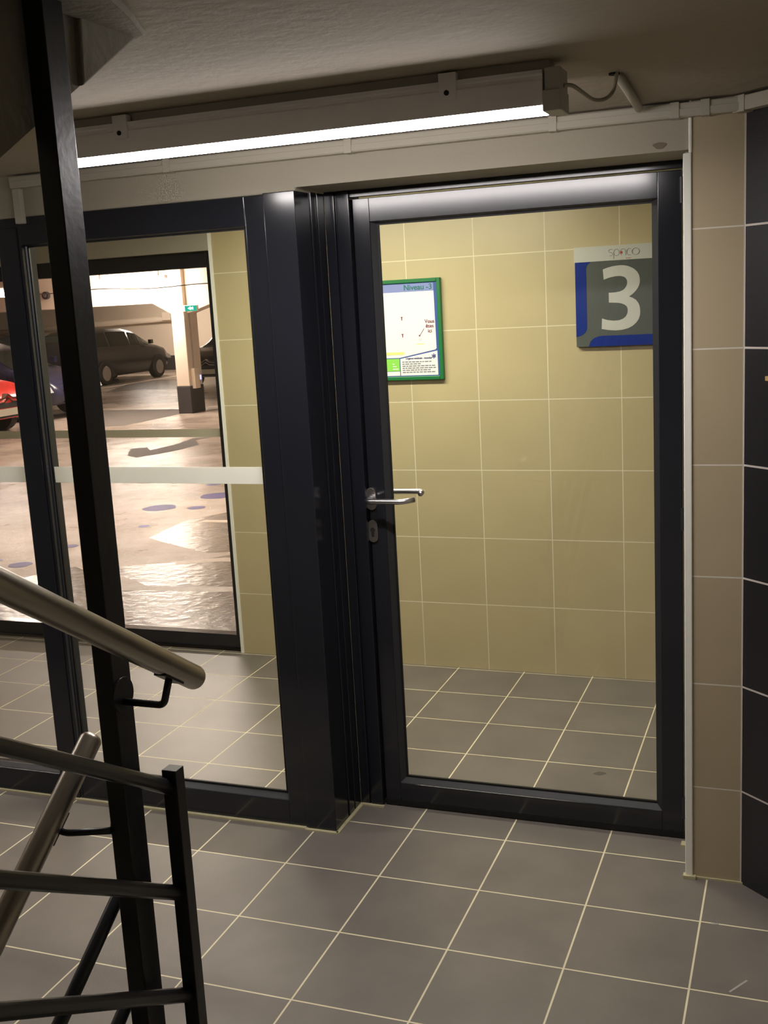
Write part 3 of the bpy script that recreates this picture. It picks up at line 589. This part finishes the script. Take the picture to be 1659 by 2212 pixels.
def car(name, label, tab, paint, loc, rotz, detail=True):
    t = thing(name, label, 'car', loc, 'cars parked in the garage')
    def put(n, bm, m, par=None, smooth=False):
        o = obj(n, bm, m, None, smooth); o.parent = par or t; return o
    def sec(x):
        zb, zl, zt, wb_, wr = lerp_tab(tab, x); zm = zb+(zl-zb)*.45
        return [(0, zb), (wb_*.82, zb), (wb_*.96, zb+.07), (wb_, zm), (wb_*.985, zl-.08), (wb_*.95, zl), (wr+(wb_*.95-wr)*.12, zt-.07 if zt-zl > .1 else zl+(zt-zl)*.5), (wr*.86, zt-.015), (wr*.45, zt), (0, zt+.006)]
    x0, x1 = tab[0][0], tab[-1][0]; N = 56
    bm = bmesh.new(); rings = []
    for i in range(N+1):
        x = x0+(x1-x0)*i/N; s_ = sec(x)
        rings.append([bm.verts.new((x, y, z)) for y, z in s_]+[bm.verts.new((x, -y, z)) for y, z in s_[-2:0:-1]])
    n = len(rings[0])
    for a, b in zip(rings, rings[1:]):
        for k in range(n): bm.faces.new([a[k], a[(k+1) % n], b[(k+1) % n], b[k]])
    bm.faces.new(rings[0][::-1]); bm.faces.new(rings[-1])
    body = put('body', bm, paint, smooth=True)
    gl = CAR['glass']
    def side_window(xa, xb):
        for s_ in (1, -1):
            bm = bmesh.new(); prev = None
            for i in range(9):
                x = xa+(xb-xa)*i/8; q = sec(x); a, b = q[5], q[6]
                lo = (a[0]+(b[0]-a[0])*.10, a[1]+(b[1]-a[1])*.10); hi = (a[0]+(b[0]-a[0])*.93, a[1]+(b[1]-a[1])*.93)
                row = [bm.verts.new((x, s_*(lo[0]+.006), lo[1])), bm.verts.new((x, s_*(hi[0]+.006), hi[1]))]
                if prev: bm.faces.new([prev[0], row[0], row[1], prev[1]])
                prev = row
            bmesh.ops.solidify(bm, geom=bm.faces[:], thickness=.004)
            put('side_window', bm, gl, body)
    def screen(xa, xb, nm):
        bm = bmesh.new(); prev = None
        for i in range(9):
            x = xa+(xb-xa)*i/8; q = sec(x)
            row = [bm.verts.new((x, y, z+.006)) for y, z in ((-q[7][0], q[7][1]), (-q[8][0], q[8][1]), (0, q[9][1]), (q[8][0], q[8][1]), (q[7][0], q[7][1]))]
            if prev:
                for k in range(4): bm.faces.new([prev[k], row[k], row[k+1], prev[k+1]])
            prev = row
        bmesh.ops.solidify(bm, geom=bm.faces[:], thickness=.004)
        put(nm, bm, gl, body)
    k = 1 if tab is MPV else .92
    side_window(-1.75*k, -1.0*k); side_window(-.93*k, -.02*k); side_window(.05*k, .92*k)
    screen(.50*k-.06, 1.24*k-.06, 'windscreen'); screen(x0+.10, x0+.30, 'rear_window')
    for wx in (-1.30*k, 1.30*k):
        for s_ in (1, -1):
            yo = s_*.80
            wbm = bmesh.new(); tube(wbm, [(wx, yo-s_*.12, .30), (wx, yo+s_*.04, .30), (wx, yo+s_*.075, .30)], [.30, .30, .275], 28)
            wh = put('wheel', wbm, CAR['tyre'], smooth=False)
            hb = bmesh.new(); tube(hb, [(wx, yo+s_*.07, .30), (wx, yo+s_*.082, .30)], [.20, .185], 24)
            for q in range(5):
                a = q*2*math.pi/5
            put('hubcap', hb, CAR['rim'], wh)
            ab = bmesh.new(); arch = [(wx+.36*math.cos(a), .30+.36*math.sin(a)) for a in [math.pi*j/14 for j in range(15)]]+[(wx-.36, .21), (wx+.36, .21)]
            prism(ab, arch, 1, s_*.70, s_*.872); put('wheel_arch', ab, CAR['dark'], body)
    for s_ in (1, -1):
        m_ = bmesh.new(); box(m_, .80*k, .92*k, s_*.88-.09*(s_ < 0), s_*.88+.09*(s_ > 0), .97, 1.08); put('wing_mirror', m_, paint)
        q = lerp_tab(tab, x1-.22)
        hl = bmesh.new(); prism(hl, [(x1-.42, .70), (x1-.10, .60), (x1-.05, .50), (x1-.20, .52), (x1-.40, .58)], 1, min(s_*.50, s_*.80), max(s_*.50, s_*.80)); put('headlight', hl, CAR['lamp'])
        tl = bmesh.new(); box(tl, x0+.01, x0+.16, min(s_*.60, s_*.80), max(s_*.60, s_*.80), .74, .98); put('taillight', tl, CAR['red_lamp'])
    pb = bmesh.new(); box(pb, x1-.02, x1+.025, -.26, .26, .33, .44); put('number_plate', pb, CAR['plate'])
    gb_ = bmesh.new(); box(gb_, x1-.08, x1+.015, -.42, .42, .30, .33); box(gb_, x1-.08, x1+.012, -.40, .40, .455, .53); put('grille', gb_, CAR['dark'])
    ch = bmesh.new()
    for zc in (.595, .535):
        prism(ch, [(-.50, zc-.03), (-.10, zc), (0, zc+.055), (.10, zc), (.50, zc-.03), (.50, zc-.012), (.10, zc+.022), (0, zc+.080), (-.10, zc+.022), (-.50, zc-.012)], 0, x1-.09, x1+.022)
    put('chevron_emblem', ch, CAR['chrome'])
    bpf = bmesh.new(); box(bpf, x0-.03, x0+.10, -.70, .70, .36, .52); put('bumper', bpf, paint)
    t.rotation_euler = (0, 0, rotz)
    return t
CAR = dict(glass=mat('car_glass', (.05, .06, .05), .06, spec=.8), tyre=gmat('tyre', (.012, .012, .012), .8), rim=mat('rim', (.30, .27, .25), .4, .7), dark=gmat('car_dark', (.008, .008, .008), .6),
           lamp=mat('lamp_glass', (.65, .65, .68), .12, .4), red_lamp=gmat('lamp_red', (.25, .01, .01), .2), plate=gmat('plate', (.45, .42, .33), .5), chrome=mat('chrome', (.75, .72, .70), .15, 1))
pm = lambda n, c: mat(n, c, .25, 0, .3, coat=.08)
car('minivan', 'black minivan parked by the far wall, seen side on left of the column', MPV, pm('black_paint', (.016, .014, .014)), (-16.4, 22.75, 0), math.pi/2)
car('hatchback', 'black car with chevron emblem facing the lobby right of the column', HATCH, pm('black_paint_b', (.018, .016, .017)), (-11.5, 21.6, 0), -math.pi/2)
car('hatchback', 'dark blue car glimpsed left of the tall black post', HATCH, pm('blue_paint', (.022, .022, .05)), (-12.95, 13.9, 0), 0)
car('hatchback', 'red car whose nose shows at the left edge', HATCH, pm('red_paint', (.62, .025, .02)), (-12.30, 11.1, 0), 0)
car('hatchback', 'dark car beside the minivan seen above the blue hood', HATCH, pm('grey_paint', (.03, .03, .032)), (-19.3, 22.6, 0), math.pi/2)

# small stains and scuffs on the tiled floor
sc = mat('scuff', (.42, .39, .35), .8)
bm = bmesh.new(); prism(bm, [(.883+.022*math.cos(a)*(1+.3*math.sin(2*a)), .605+.016*math.sin(a)) for a in [k*math.pi/8 for k in range(16)]], 2, 0, .0006)
tag(obj('floor_stain', bm, mat('stain', (.11, .10, .085), .7)), 'small dark stain on the lobby floor seen through the door', 'stain')
for (x, y, a, l, lab) in ((1.375, -.335, .2, .022, 'small pale scuff on the floor tile nearer the pillar'), (1.455, -.62, 1.0, .075, 'longer pale scratch on the floor near the lower right corner')):
    M_ = Matrix.Translation((x, y, 0)) @ Matrix.Rotation(a, 4, 'Z')
    tag(obj('floor_scuff', B(-l/2, l/2, -.003, .003, 0, .0005, M=M_), sc), lab, 'stain')
